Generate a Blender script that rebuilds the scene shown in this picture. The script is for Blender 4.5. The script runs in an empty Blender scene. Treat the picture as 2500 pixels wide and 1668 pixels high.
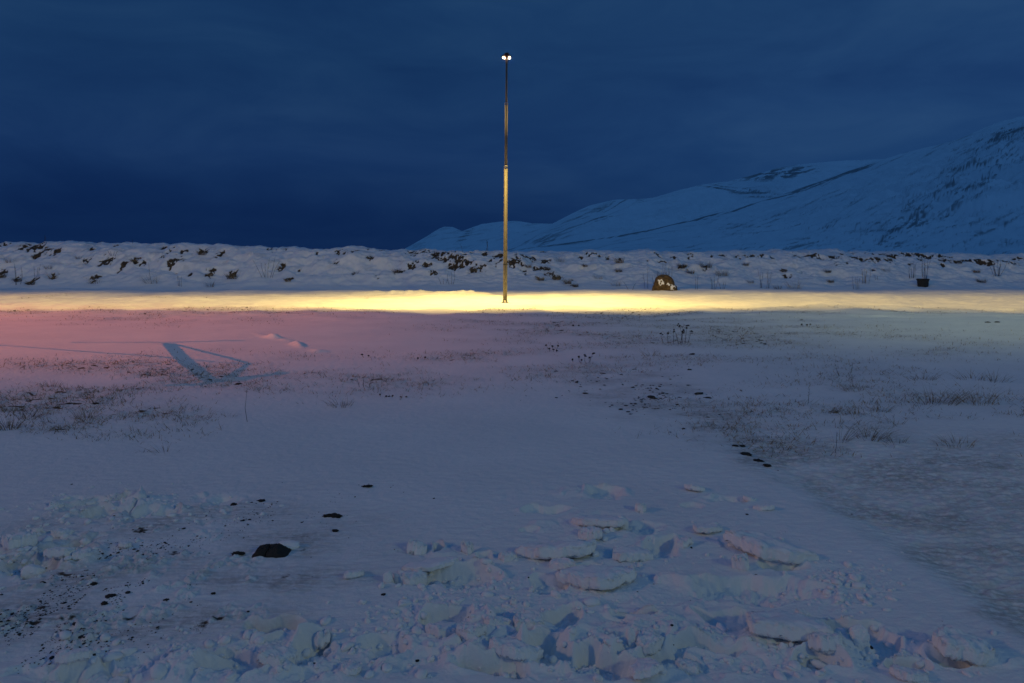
import bpy, bmesh, math, random
import numpy as np
from mathutils import Vector

random.seed(7); rng = np.random.default_rng(11)
SC = bpy.context.scene
COL = SC.collection

# ------------------------------------------------------------------ camera, sky, exposure
CAM_H, FPX, HOR = 1.5, 1667.0, 640.0          # eye height; focal length and horizon row, both for a 2500 px wide frame
cam_d = bpy.data.cameras.new('camera'); cam = bpy.data.objects.new('camera', cam_d); COL.objects.link(cam)
cam.location = (0, 0, CAM_H); cam.rotation_euler = (math.radians(90), 0, 0)
cam_d.sensor_width = 36; cam_d.lens = 24.0; cam_d.shift_y = -(834 - HOR) / 2500
cam_d.clip_start = 0.05; cam_d.clip_end = 40000
SC.camera = cam
SC.view_settings.view_transform = 'Standard'; SC.view_settings.look = 'None'
SC.view_settings.exposure = 0; SC.view_settings.gamma = 1
SC.cycles.max_bounces = 5; SC.cycles.diffuse_bounces = 3
SC.cycles.sample_clamp_indirect = 2.0
SC.cycles.use_denoising = True

class NT:
    def __init__(s, tree): s.t = tree; tree.nodes.clear()
    def n(s, typ, **kw):
        nd = s.t.nodes.new(typ)
        for k, v in kw.items():
            setattr(nd, k, v)
        return nd
    def l(s, a, b): s.t.links.new(a, b)
    def inp(s, sock, v):
        if isinstance(v, bpy.types.NodeSocket): s.l(v, sock)
        else: sock.default_value = v
    def math(s, op, a, b=0.0, c=0.0, clamp=False):
        nd = s.n('ShaderNodeMath', operation=op, use_clamp=clamp)
        for i, v in enumerate((a, b, c)): s.inp(nd.inputs[i], v)
        return nd.outputs[0]
    def ss(s, v, a, b, lo=0.0, hi=1.0):
        nd = s.n('ShaderNodeMapRange', interpolation_type='SMOOTHSTEP')
        for i, q in enumerate((v, a, b, lo, hi)): s.inp(nd.inputs[i], q)
        return nd.outputs[0]
    def mix(s, f, a, b, blend='MIX'):
        nd = s.n('ShaderNodeMix', data_type='RGBA', blend_type=blend)
        s.inp(nd.inputs[0], f); s.inp(nd.inputs[6], a); s.inp(nd.inputs[7], b)
        return nd.outputs[2]
    def noise(s, vec, scale, detail=4.0, rough=0.55, dist=0.0):
        nd = s.n('ShaderNodeTexNoise'); s.inp(nd.inputs['Vector'], vec)
        nd.inputs['Scale'].default_value = scale; nd.inputs['Detail'].default_value = detail
        nd.inputs['Roughness'].default_value = rough; nd.inputs['Distortion'].default_value = dist
        return nd.outputs[0]
    def mapping(s, vec, scale=(1, 1, 1), rot=(0, 0, 0)):
        nd = s.n('ShaderNodeMapping'); s.l(vec, nd.inputs[0])
        nd.inputs['Scale'].default_value = scale; nd.inputs['Rotation'].default_value = rot
        return nd.outputs[0]
    def ramp(s, f, stops):
        nd = s.n('ShaderNodeValToRGB'); s.inp(nd.inputs[0], f)
        el = nd.color_ramp.elements
        while len(el) < len(stops): el.new(0.5)
        for e, (p, c) in zip(el, stops): e.position = p; e.color = (*c, 1)
        return nd.outputs[0]

world = bpy.data.worlds.new('World'); SC.world = world; world.use_nodes = True
w = NT(world.node_tree)
tc = w.n('ShaderNodeTexCoord'); dirv = tc.outputs['Generated']
sep = w.n('ShaderNodeSeparateXYZ'); w.l(dirv, sep.inputs[0])
X, Y, Z = sep.outputs
elev = w.math('MAXIMUM', Z, 0.0)
front = w.ramp(elev, [(0.0, (.0038, .0175, .074)), (0.07, (.0046, .021, .085)), (0.15, (.0080, .033, .116)),
                      (0.27, (.0086, .038, .120)), (0.37, (.0092, .041, .126)), (0.6, (.0145, .062, .178)), (1.0, (.0165, .067, .195))])
right = w.ramp(elev, [(0.0, (.0115, .046, .145)), (0.12, (.0115, .048, .150)), (0.22, (.0135, .052, .158)),
                      (0.37, (.0125, .050, .146)), (0.6, (.0150, .063, .180)), (1.0, (.0165, .067, .195))])
sky = w.mix(w.ss(X, -0.25, 0.62), front, right)
back = w.ramp(elev, [(0.0, (.026, .085, .225)), (0.4, (.021, .080, .222)), (1.0, (.0165, .067, .195))])
sky = w.mix(w.ss(Y, 0.35, -0.5), sky, back)
cl = w.noise(w.mapping(dirv, (1.0, 1.0, 3.4), (0, 0.12, 0)), 3.6, 6.0, 0.55, 0.6)
sky = w.mix(1.0, sky, w.ramp(cl, [(0.30, (.74, .79, .84)), (0.5, (1.0, .98, .95)), (0.70, (1.42, 1.20, 1.05))]), 'MULTIPLY')
st = w.n('ShaderNodeTexSky', sky_type='NISHITA', sun_disc=False)
st.sun_elevation = math.radians(-4); st.sun_rotation = math.radians(180)
skyadd = w.mix(0.02, sky, st.outputs[0], 'ADD')
bg = w.n('ShaderNodeBackground'); w.l(skyadd, bg.inputs[0]); bg.inputs[1].default_value = 1.0
wo = w.n('ShaderNodeOutputWorld'); w.l(bg.outputs[0], wo.inputs[0])

# ------------------------------------------------------------------ helpers
def tag(o, label=None, cat=None, group=None, kind=None):
    if label: o['label'] = label
    if cat: o['category'] = cat
    if group: o['group'] = group
    if kind: o['kind'] = kind
    return o
def empty(name, loc, label=None, cat=None, group=None):
    o = bpy.data.objects.new(name, None); COL.objects.link(o); o.location = loc; o.empty_display_size = .2
    return tag(o, label, cat, group)
def mesh_obj(name, verts, faces, mat, parent=None, loc=(0, 0, 0), smooth=True):
    """verts: (n,3) array, faces: (m,k) array of one face size or list of tuples"""
    me = bpy.data.meshes.new(name)
    verts = np.asarray(verts, dtype=np.float32)
    if isinstance(faces, np.ndarray):
        m, k = faces.shape
        me.vertices.add(len(verts)); me.vertices.foreach_set('co', verts.ravel())
        me.loops.add(m * k); me.loops.foreach_set('vertex_index', faces.ravel().astype(np.int32))
        me.polygons.add(m); me.polygons.foreach_set('loop_start', np.arange(0, m * k, k, dtype=np.int32))
        me.update(calc_edges=True)
    else:
        me.from_pydata([tuple(map(float, v)) for v in verts], [], faces)
    me.polygons.foreach_set('use_smooth', np.full(len(me.polygons), smooth))
    me.materials.append(mat)
    o = bpy.data.objects.new(name, me); COL.objects.link(o); o.location = loc
    if parent: o.parent = parent
    return o
def attr(o, name, vals):
    a = o.data.attributes.new(name, 'FLOAT', 'POINT'); a.data.foreach_set('value', np.asarray(vals, np.float32).ravel())
def grid_faces(nr, nc):
    i = np.arange(nr * nc, dtype=np.int32).reshape(nr, nc)
    return np.stack([i[:-1, :-1], i[:-1, 1:], i[1:, 1:], i[1:, :-1]], -1).reshape(-1, 4)

GR = np.stack([np.cos(np.arange(256) / 256 * 2 * np.pi), np.sin(np.arange(256) / 256 * 2 * np.pi)], 1)
def hsh(xi, yi, seed):
    h = xi.astype(np.uint32) * np.uint32(374761393) + yi.astype(np.uint32) * np.uint32(668265263) + np.uint32((seed * 974711 + 12345) & 0xffffffff)
    h = (h ^ (h >> np.uint32(13))) * np.uint32(1274126177)
    return h ^ (h >> np.uint32(16))
def pn(x, y, seed=0):
    x = np.asarray(x, float); y = np.asarray(y, float)
    x0 = np.floor(x); y0 = np.floor(y); fx = x - x0; fy = y - y0
    xi = x0.astype(np.int64); yi = y0.astype(np.int64)
    u = fx * fx * fx * (fx * (fx * 6 - 15) + 10); v = fy * fy * fy * (fy * (fy * 6 - 15) + 10)
    def g(dx, dy):
        k = hsh(xi + dx, yi + dy, seed) & np.uint32(255); gg = GR[k]
        return gg[..., 0] * (fx - dx) + gg[..., 1] * (fy - dy)
    a = g(0, 0); b = g(1, 0); c = g(0, 1); d = g(1, 1)
    return ((a + (b - a) * u) + ((c + (d - c) * u) - (a + (b - a) * u)) * v) * 1.5
def fbm(x, y, oct=4, seed=0, gain=.5, lac=2.1):
    s = 0; a = 1.0; f = 1.0
    for i in range(oct):
        s = s + a * pn(x * f + 17.3 * i, y * f - 9.1 * i, seed + i); a *= gain; f *= lac
    return s
def cells(x, y, seed=0):
    """blocky plates: returns distance to nearest seed, border distance, random of the cell, offset"""
    x0 = np.floor(x); y0 = np.floor(y)
    f1 = np.full(x.shape, 9.0); f2 = np.full(x.shape, 9.0); r = np.zeros(x.shape); r2 = np.zeros(x.shape); ox = np.zeros(x.shape); oy = np.zeros(x.shape)
    for dx in (-1, 0, 1):
        for dy in (-1, 0, 1):
            cx = x0 + dx; cy = y0 + dy
            h = hsh(cx.astype(np.int64), cy.astype(np.int64), seed)
            px = cx + (h & np.uint32(255)) / 255.0; py = cy + ((h >> np.uint32(8)) & np.uint32(255)) / 255.0
            d = np.hypot(x - px, y - py); q = ((h >> np.uint32(16)) & np.uint32(255)) / 255.0; q2 = ((h >> np.uint32(24)) & np.uint32(255)) / 255.0
            nearer = d < f1
            f2 = np.where(nearer, f1, np.minimum(f2, d)); f1 = np.where(nearer, d, f1)
            r = np.where(nearer, q, r); r2 = np.where(nearer, q2, r2); ox = np.where(nearer, x - px, ox); oy = np.where(nearer, y - py, oy)
    return f1, f2 - f1, r, r2, ox, oy
def sst(v, a, b):
    t = np.clip((v - a) / (b - a), 0, 1); return t * t * (3 - 2 * t)

def gp(px, py):                       # point of flat ground at a place measured on the photograph
    d = FPX * CAM_H / (py - HOR); return (px - 1250) / FPX * d, d

# ------------------------------------------------------------------ materials
def new_mat(name):
    m = bpy.data.materials.new(name); m.use_nodes = True
    t = NT(m.node_tree); out = t.n('ShaderNodeOutputMaterial'); p = t.n('ShaderNodeBsdfPrincipled'); t.l(p.outputs[0], out.inputs[0])
    return m, t, p
def simple_mat(name, c1, c2, scale=8.0, rough=.8, bump=0.0, metallic=0.0, detail=5.0):
    m, t, p = new_mat(name); co = t.n('ShaderNodeTexCoord').outputs['Object']
    nz = t.noise(co, scale, detail)
    t.l(t.ramp(nz, [(.33, c1), (.67, c2)]), p.inputs['Base Color'])
    p.inputs['Roughness'].default_value = rough; p.inputs['Metallic'].default_value = metallic
    if bump:
        b = t.n('ShaderNodeBump'); b.inputs['Strength'].default_value = bump; b.inputs['Distance'].default_value = .02
        t.l(t.noise(co, scale * 3, 6.0), b.inputs['Height']); t.l(b.outputs[0], p.inputs['Normal'])
    return m
def snow_mat(name, earth1, earth2, grain=1.0, thin_col=(.43, .42, .41)):
    """snow with soil showing where the attribute 'bare' is set, thin dirty snow where 'thin' is set"""
    m, t, p = new_mat(name); tcn = t.n('ShaderNodeTexCoord'); co = tcn.outputs['Object']
    bare = t.n('ShaderNodeAttribute', attribute_name='bare').outputs['Fac']
    thin = t.n('ShaderNodeAttribute', attribute_name='thin').outputs['Fac']
    big = t.noise(co, 0.9, 5.0)
    snow = t.ramp(big, [(.3, (.76, .77, .78)), (.7, (.84, .845, .85))])
    fine = t.noise(co, 26.0, 6.0, .7)
    streak = t.noise(t.mapping(co, (2.2, 14.0, 4.0), (0, 0, -.35)), 3.0, 6.0, .65)
    tf = t.math('MULTIPLY', thin, t.ss(t.math('MULTIPLY_ADD', fine, .5, t.math('MULTIPLY', streak, .5)), .36, .60), clamp=True)
    c = t.mix(tf, snow, (*thin_col, 1))
    earth = t.ramp(t.noise(co, 7.0, 6.0, .7), [(.35, earth1), (.65, earth2)])
    bf = t.ss(t.math('ADD', bare, t.math('MULTIPLY_ADD', fine, .5, -.25)), .42, .58)
    c = t.mix(bf, c, earth)
    t.l(c, p.inputs['Base Color']); p.inputs['Roughness'].default_value = .85
    p.inputs['Specular IOR Level'].default_value = .25
    b1 = t.n('ShaderNodeBump'); b1.inputs['Strength'].default_value = .55 * grain; b1.inputs['Distance'].default_value = .010
    t.l(t.noise(co, 60.0, 5.0, .75), b1.inputs['Height'])
    b2 = t.n('ShaderNodeBump'); b2.inputs['Strength'].default_value = .22 * grain; b2.inputs['Distance'].default_value = .03
    t.l(streak, b2.inputs['Height']); t.l(b1.outputs[0], b2.inputs['Normal'])
    t.l(b2.outputs[0], p.inputs['Normal'])
    return m
M_GROUND = snow_mat('snow_ground', (.022, .018, .014), (.085, .066, .046))
M_BANK = snow_mat('snow_bank', (.030, .021, .013), (.115, .080, .048), .8)
def chunk_mat():
    m, t, p = new_mat('snow_chunk'); co = t.n('ShaderNodeTexCoord').outputs['Object']
    t.l(t.ramp(t.noise(co, 9.0, 4.0), [(.3, (.80, .80, .81)), (.7, (.87, .87, .88))]), p.inputs['Base Color'])
    p.inputs['Roughness'].default_value = .85; p.inputs['Specular IOR Level'].default_value = .25
    b = t.n('ShaderNodeBump'); b.inputs['Strength'].default_value = .7; b.inputs['Distance'].default_value = .008
    t.l(t.noise(co, 55.0, 6.0, .75), b.inputs['Height']); t.l(b.outputs[0], p.inputs['Normal'])
    return m
M_CHUNK = chunk_mat()
M_ROCK = simple_mat('dark_basalt', (.006, .005, .004), (.022, .018, .014), 14, .8, .5)
M_GRAVEL = simple_mat('black_gravel', (.008, .008, .009), (.028, .026, .025), 9, .85, .0)
M_STRAW = simple_mat('dry_grass', (.10, .07, .036), (.27, .20, .11), 5, .9)
M_STRAWDARK = simple_mat('dark_dry_grass', (.05, .036, .018), (.17, .12, .06), 6, .9)
M_STALK = simple_mat('dead_stalk', (.014, .011, .009), (.045, .034, .026), 9, .9)
M_POLE = simple_mat('galvanised_pole', (.098, .085, .058), (.125, .108, .074), 6, .6)
M_RING = simple_mat('pole_ring', (.18, .17, .15), (.42, .40, .36), 20, .35, 0, .7)
M_DARKMETAL = simple_mat('dark_lamp_housing', (.008, .008, .008), (.016, .016, .015), 12, .6)
M_TUB = simple_mat('black_rubber', (.008, .008, .008), (.018, .018, .018), 6, .75, .1)
def lens_mat(col, s):
    m, t, p = new_mat('lit_lens'); p.inputs['Base Color'].default_value = (.06, .05, .03, 1)
    p.inputs['Emission Color'].default_value = (*col, 1); p.inputs['Emission Strength'].default_value = s
    return m
M_LENS = lens_mat((1, .70, .24), 2.4)

# ------------------------------------------------------------------ terrain height functions
def to_px(x, y): return 1250 + FPX * x / y, HOR + FPX * CAM_H / y
def ell(P, Q, cx, cy, hx, hy, soft=.5, ang=0.0):
    dx, dy = P - cx, Q - cy
    if ang:
        c, s = math.cos(ang), math.sin(ang); dx, dy = dx * c + dy * s, -dx * s + dy * c
    return 1 - sst(np.hypot(dx / hx, dy / hy), 1 - soft, 1 + soft)

# (px, py, half width, half height, depth m, rim m) of boot prints and broken-through holes
PRINTS = [(1089,1414,118,27,.075,.035),(1479,1204,48,13,.06,.03),(1336,1246,60,9,.05,.02),(1295,1297,25,9,.03,.012),
 (1070,1342,22,16,.08,.03),(1190,1361,28,14,.06,.02),(1614,1339,42,20,.07,.02),(1437,1391,28,12,.05,.02),(1344,1429,38,20,.05,.015),
 (1565,1498,60,8,.04,.02),(1092,1511,55,16,.06,.03),(1385,1515,52,26,.08,.03),(942,1586,62,26,.07,.03),(1330,1597,52,30,.09,.03),
 (1410,1625,60,22,.08,.03),(1840,1444,168,30,.07,.042),(1900,1387,62,13,.07,.03),(1784,1515,84,20,.06,.03),(2057,1541,95,17,.07,.035),
 (1742,1590,95,11,.05,.03),(2144,1579,42,34,.06,.03),(2335,1616,66,13,.07,.03),(1986,1616,56,18,.06,.03),(671,1549,78,20,.085,.035),
 (769,1597,62,28,.075,.03),(240,1258,34,12,.06,.03),(307,1219,30,9,.05,.03),(356,1252,30,10,.05,.03),(420,1249,34,9,.05,.025),
 (205,1226,30,9,.05,.03),(75,1387,62,22,.07,.04),(180,1654,50,18,.06,.03),(1780,1222,60,7,.035,.02),(1690,1240,30,7,.035,.02),
 (1560,1290,70,16,.03,.02),(2230,1640,60,16,.06,.03),(1500,1640,60,18,.07,.03),(1180,1632,60,18,.06,.03),(1620,1610,70,20,.06,.03),(560,1640,70,16,.05,.03)]
# churned, broken crust: (px, py, half width, half height, strength)
CHURN = [(1220,1600,420,70,1.0),(1180,1520,240,34,.9),(1500,1310,220,50,.30),(1060,1350,110,16,.35),(1900,1580,330,62,.75),(2230,1610,230,40,.55),
 (300,1240,230,34,1.0),(70,1360,150,70,1.0),(500,1640,420,46,.85),(1640,1470,200,20,.25),(1420,1205,110,14,.4),(730,1600,110,50,.8),(1590,1560,150,60,.8)]

def ground_h(x, y, detail=True):
    x = np.asarray(x, float); y = np.asarray(y, float)
    yy = np.maximum(y, 1.0); P, Q = to_px(x, yy)
    near = sst(y, 90, 45)
    z = near * ((.022 + .065 * sst(y, 15, 21)) * fbm(x * .15, y * .17, 3, 5) + (.008 + .034 * sst(y, 16, 21)) * fbm(x * .6, y * .9, 3, 21))
    # ploughed heap along the lit road and the road's small ridges
    r = np.exp(-((y - 32.6 - .25 * np.sin(x * .9)) / .95) ** 2) * sst(x, -9.5, -6.5) * sst(x, -.6, -2.0)
    z = z + r * (.13 + .06 * fbm(x * 2.2, y * 2.2, 3, 44))
    r = np.exp(-((y - 35.2) / 1.1) ** 2) * sst(x, 1.5, 5.0); z = z + r * .05
    z = z - .04 * np.exp(-((y - 28.5) / 2.2) ** 2)
    road = sst(y, 21, 23) * sst(y, 37, 34)
    z = z + road * (.022 * fbm(x * .22, y * 2.6, 3, 47) + .020 * fbm(x * 1.4, y * 2.2, 4, 48))
    # drift edge running across the middle and the right
    e = sst(Q + 26 * fbm(x * .35, y * .35, 3, 61), 0, 1)
    # small lit ridge of snow crumbs on the left
    ax, ay = gp(618, 812); bx, by = gp(785, 858)
    tt = np.clip(((x - ax) * (bx - ax) + (y - ay) * (by - ay)) / ((bx - ax) ** 2 + (by - ay) ** 2), 0, 1)
    dd = np.hypot(x - ax - tt * (bx - ax), y - ay - tt * (by - ay) + .12 * np.sin(tt * 9))
    z = z + .075 * np.exp(-(dd / .09) ** 2) * (.6 + .8 * fbm(x * 3, y * 3, 2, 9)) * sst(tt, -.01, .3)
    if not detail: return z
    sel = (y > 1.5) & (y < 11) & (np.abs(x) < 12)
    xs, ys, p, q = x[sel], y[sel], P[sel], Q[sel]
    dz = np.zeros(xs.shape)
    ch = np.zeros(xs.shape)
    wx = xs + .05 * fbm(xs * 5, ys * 5, 2, 71); wy = ys + .05 * fbm(xs * 5, ys * 5, 2, 72)
    for (cx, cy, hw, hh, s) in CHURN:
        gx, gy = gp(cx, cy)
        a = hw / FPX * gy; b = hh * gy * gy / (FPX * CAM_H)
        rr = np.hypot((xs - gx) / a, (ys - gy) / b) + .55 * fbm(xs * 2.6, ys * 2.6, 3, 73)
        ch = np.maximum(ch, s * (1 - sst(rr, .55, 1.15)))
    f1, bd, cr, cr2, ox, oy = cells(wx * 5.2, wy * 6.4, 3)
    plate = (cr - .45) * .060 + ((cr2 - .5) * ox + (cr - .5) * oy) * .07
    plate = plate * sst(bd, .0, .22)
    f1, bd2, crb, crc, ox2, oy2 = cells(wx * 14 + 4, wy * 15, 8)
    plate2 = ((crb - .4) * .017 + (crc - .5) * ox2 * .03) * sst(bd2, 0, .25)
    f1, bd3, crd, cre, ox3, oy3 = cells(xs * 46, ys * 46, 13)
    crumbs = (1 - sst(f1, .1, .62)) * .006 * (crd > .7)
    soft = .035 * fbm(xs * 3.1, ys * 3.1, 4, 75)
    dz = dz + ch * (plate + plate2 + crumbs + soft)
    for (cx, cy, hw, hh, dep, rim) in PRINTS:
        gx, gy = gp(cx, cy)
        a = hw / FPX * gy; b = hh * gy * gy / (FPX * CAM_H)
        k = np.nonzero((np.abs(xs - gx) < a * 2 + .1) & (np.abs(ys - gy) < b * 2.2 + .1))[0]
        if not len(k): continue
        X_, Y_ = wx[k], wy[k]
        rr = ((np.abs(X_ - gx) / a) ** 2.4 + (np.abs(Y_ - gy) / b) ** 2.4) ** (1 / 2.4) + .16 * fbm(X_ * 9, Y_ * 9, 3, int(cx))
        hole = 1 - sst(rr, .58, 1.06)
        back = np.clip(.55 + .6 * (Y_ - gy) / b, .1, 1.2)          # the boot pushed more snow up on the far rim
        rimz = np.exp(-((rr - 1.12) / .13) ** 2) * back * (.6 + .9 * fbm(X_ * 7, Y_ * 7, 2, int(cy)))
        floor = .016 * fbm(X_ * 14, Y_ * 14, 3, int(cx) + 5)
        dz[k] = dz[k] * (1 - hole * .8) - hole * (dep * (.72 if hw > 100 else .66) - floor) + rim * (1.0 if hw > 100 else .7) * np.maximum(rimz, 0)
    # spilled crumbs beside the prints and fine wind ripples
    sp = ell(p, q, 2060, 1440, 120, 60, .5) + .8 * ell(p, q, 1250, 1460, 260, 50, .6) + .5 * ell(p, q, 1620, 1420, 200, 60, .6)
    dz = dz + np.clip(sp, 0, 1) * crumbs * .9 + .5 * np.clip(sp, 0, 1) * plate2 * .5
    left = ell(p, q, 240, 1440, 420, 190, .35)
    lump = sst(fbm(xs * 5, ys * 3.4, 3, 83), .05, .5) * left * (1 - np.clip(ch, 0, 1))
    dz = dz + lump * (.006 + .018 * np.maximum(fbm(xs * 24, ys * 24, 3, 85), -.3))
    rough = sst(p - 1.6 * (q - 1100), 1750, 1890) * sst(q, 1020, 1120)
    dz = dz - .030 * rough
    dz = dz + rough * (.011 * fbm(xs * 9 + ys * 7, ys * 22 - xs * 3, 4, 91)) + .0035 * fbm(xs * 12, ys * 18, 3, 92)
    z[sel] = z[sel] + dz
    # mid-distance roughness in the grassy places
    g = grass_mask(x, y)
    z = z + g * (.016 * fbm(x * 3.2, y * 3.2, 4, 95)) * near
    return z
def grass_mask(x, y):
    yy = np.maximum(y, 1.0); p, q = to_px(np.asarray(x, float), yy)
    n = fbm(x * .55, y * .75, 4, 33)
    m = 1.1 * ell(p, q, 120, 985, 330, 62, .45, .10) + .75 * ell(p, q, 420, 905, 420, 40, .6) + .9 * ell(p, q, 1560, 800, 470, 42, .5) \
      + .55 * ell(p, q, 1150, 900, 620, 46, .6, -.06) + .6 * ell(p, q, 2150, 1010, 480, 90, .55) + .45 * ell(p, q, 2150, 850, 420, 50, .6) \
      + .5 * ell(p, q, 350, 770, 480, 24, .6) + .6 * ell(p, q, 500, 722, 900, 8, .6) + .75 * ell(p, q, 1300, 757, 1600, 8, .6)
    return np.clip(m * (.62 + 1.5 * n), 0, 1) * (y > 3)

A_CREST = [(-1400, 602), (-200, 600), (0, 597), (170, 590), (300, 594), (480, 596), (650, 602), (760, 607), (850, 603), (1000, 609), (1100, 610), (1250, 614), (1380, 618), (1500, 620)]
B_CREST = [(900, 618), (1250, 616), (1450, 612), (1560, 610), (1660, 613), (1900, 611), (2100, 613), (2300, 619), (2500, 623), (2800, 624), (4200, 620)]
def bank(x, y, which):
    x = np.asarray(x, float); y = np.asarray(y, float)
    if which == 0:
        toe, top, back, cr = 37.0, 42.6, 48.0, A_CREST
        end = 1 - sst(x + .9 * fbm(x * .5, y * .5, 2, 141), .6, 4.9)
    else:
        toe, top, back, cr = 36.0, 45.0, 52.0, B_CREST
        end = sst(x, -9, -4)
    toe = toe + .5 * pn(x * .22, 3.0, 140 + which)
    c = np.array(cr, float); xc = (c[:, 0] - 1250) / FPX * top; zc = CAM_H + (HOR - c[:, 1]) / FPX * top
    H = np.interp(x, xc, zc) + .10 * pn(x * .9, 7.7, 3 + which) + .05 * pn(x * 2.6, 1.7, 5)
    s = (y - toe) / (top - toe)
    prof = np.where(s < 1, .25 * np.clip(s, 0, 1) + .75 * sst(s, -.05, 1.0), 1 - .55 * sst((y - top) / (back - top), 0, 1) * 1.9)
    prof = np.where(s < 0, s * .3, prof)
    lump = .30 * fbm(x * .45, y * .7, 4, 150 + which) + .06 * fbm(x * 2.3 - y * .8, y * 1.7, 4, 160 + which) + .022 * fbm(x * 6, y * 5, 3, 165)
    drift = .06 * np.abs(fbm(x * .8 + y * .5, y * .5, 3, 170))
    pk = np.clip(np.sin(np.clip(s, 0, 1.15) * np.pi * .86), 0, 1)
    return (H * prof) * end + (lump - drift) * pk * end * .8 - .25 * (1 - end)
def surf(x, y): return np.maximum(np.maximum(ground_h(x, y, False), bank(x, y, 0)), bank(x, y, 1))
DD = np.arange(31.0, 50.0, .04)
def bank_hit(px, py):
    """where the line of sight through a place of the photograph meets the snow bank"""
    x = (px - 1250) / FPX * DD; z = CAM_H + (HOR - py) / FPX * DD
    h = surf(x, DD); k = np.nonzero(h >= z)[0]
    i = k[0] if len(k) else int(np.argmax(h - z))
    return float(x[i]), float(DD[i]), float(h[i])

# ------------------------------------------------------------------ ground sheet
ys = np.concatenate([np.linspace(-40, 1.7, 40), 1 / np.linspace(1 / 1.75, 1 / 8.0, 800), np.geomspace(8.03, 60, 470)[0:], np.geomspace(61, 15000, 60)])
ts = np.concatenate([-np.geomspace(7, .93, 60), np.linspace(-.92, .92, 1500), np.geomspace(.93, 7, 60)])
Yg = np.repeat(ys[:, None], len(ts), 1); Xg = np.sqrt(Yg ** 2 + 2.0 ** 2 * (Yg < 2)) * ts[None, :] if False else np.maximum(np.abs(Yg), 1.7) * ts[None, :]
far_ = np.abs(Yg) < 1.7; Xg = np.where(Yg < 1.7, np.maximum(1.7, 1.7 + (1.7 - Yg) * .5) * ts[None, :], Xg)
Zg = ground_h(Xg.ravel(), Yg.ravel()).reshape(Xg.shape)
ground = mesh_obj('ground', np.stack([Xg, Yg, Zg], -1).reshape(-1, 3), grid_faces(*Xg.shape), M_GROUND)
tag(ground, kind='structure')
xg, yg = Xg.ravel(), Yg.ravel(); pg, qg = to_px(xg, np.maximum(yg, 1.0))
gm = grass_mask(xg, yg)
n1 = fbm(xg * 1.6, yg * 2.6, 4, 201); n2 = fbm(xg * 6, yg * 9, 3, 202)
dirt = ell(pg, qg, 1580, 965, 190, 62, .5, .25) * .8 + ell(pg, qg, 1800, 1090, 130, 50, .6, .5) * .8
left = ell(pg, qg, 330, 1420, 560, 190, .4, -.12)
rr_ = sst(pg - 1.6 * (qg - 1100) + 70 * n1, 1730, 1880) * sst(qg, 1010, 1120)
thin = np.clip(dirt * (.55 + n1) + left * (.50 + .8 * n1) + rr_ * (.62 + .6 * n1) + gm * .55 + .1 * ell(pg, qg, 1500, 800, 420, 50, .6), 0, 1)
bare = np.clip(gm * (.18 + .66 * n2), 0, 1) * (qg < 1090) + np.clip(left * (n2 * .55 + n1 * .35 - .02), 0, .6) * (qg > 1190)
thin[yg < 1.6] = 0; bare[yg < 1.6] = 0
attr(ground, 'bare', bare); attr(ground, 'thin', thin)

# ------------------------------------------------------------------ snow banks behind the road, soil showing in patches
C1 = [(180,145,50,35),(245,152,70,40),(310,170,60,25),(380,180,45,22),(250,208,45,25),(780,143,40,20),(920,232,42,26),(1120,152,42,24),(1165,167,14,22),
 (1245,180,40,24),(1385,185,60,26),(1505,188,28,26),(1845,165,16,24),(1875,168,15,18),(1930,280,40,28),(1590,345,66,32),(1440,325,40,26),(1970,362,36,30),
 (985,263,34,14),(840,277,40,22),(740,240,70,30),(370,345,46,18),(650,360,60,30),(220,385,60,26),(10,335,36,36),(2310,180,40,16),(2160,195,18,12),(2300,258,25,12),
 (630,155,60,16),(110,170,25,12),(30,125,60,12),(1110,215,24,18),(1180,245,60,22),(1240,232,40,14),(690,262,40,20),(1310,320,30,16),(2050,308,20,14),(1945,172,18,14),(590,243,24,10),(130,362,36,26),(1205,327,20,8)]
C2 = [(570,180,130,20),(720,183,150,20),(820,205,60,36),(650,210,50,26),(730,238,120,26),(880,185,50,12),(990,200,40,34),(1090,205,80,26),(795,280,120,24),(880,250,70,20),
 (590,275,50,16),(485,190,50,24),(1210,235,80,18),(1165,255,40,16),(1350,295,60,18),(1240,200,80,14),(1300,220,80,14),(1400,238,70,16),(1480,352,90,26),(1410,295,50,22),
 (1560,378,70,20),(1380,362,60,20),(100,172,42,22),(290,168,70,11),(40,180,20,16),(210,210,30,12),(1260,325,28,18),(1720,195,100,12),(2110,235,30,14),(2200,245,50,22),
 (2275,215,24,22),(2170,197,40,14),(1950,180,28,16),(490,275,40,18),(530,255,16,24),(410,315,50,20),(640,318,50,16),(100,330,32,18),(260,340,24,12),(970,290,40,20),(1030,235,20,18),
 (910,295,40,24),(1595,405,50,16),(1440,320,60,20),(1090,245,24,24),(1640,222,30,10),(1820,232,20,14),(1910,240,40,16),(1390,180,36,14),(195,160,26,10)]
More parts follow.
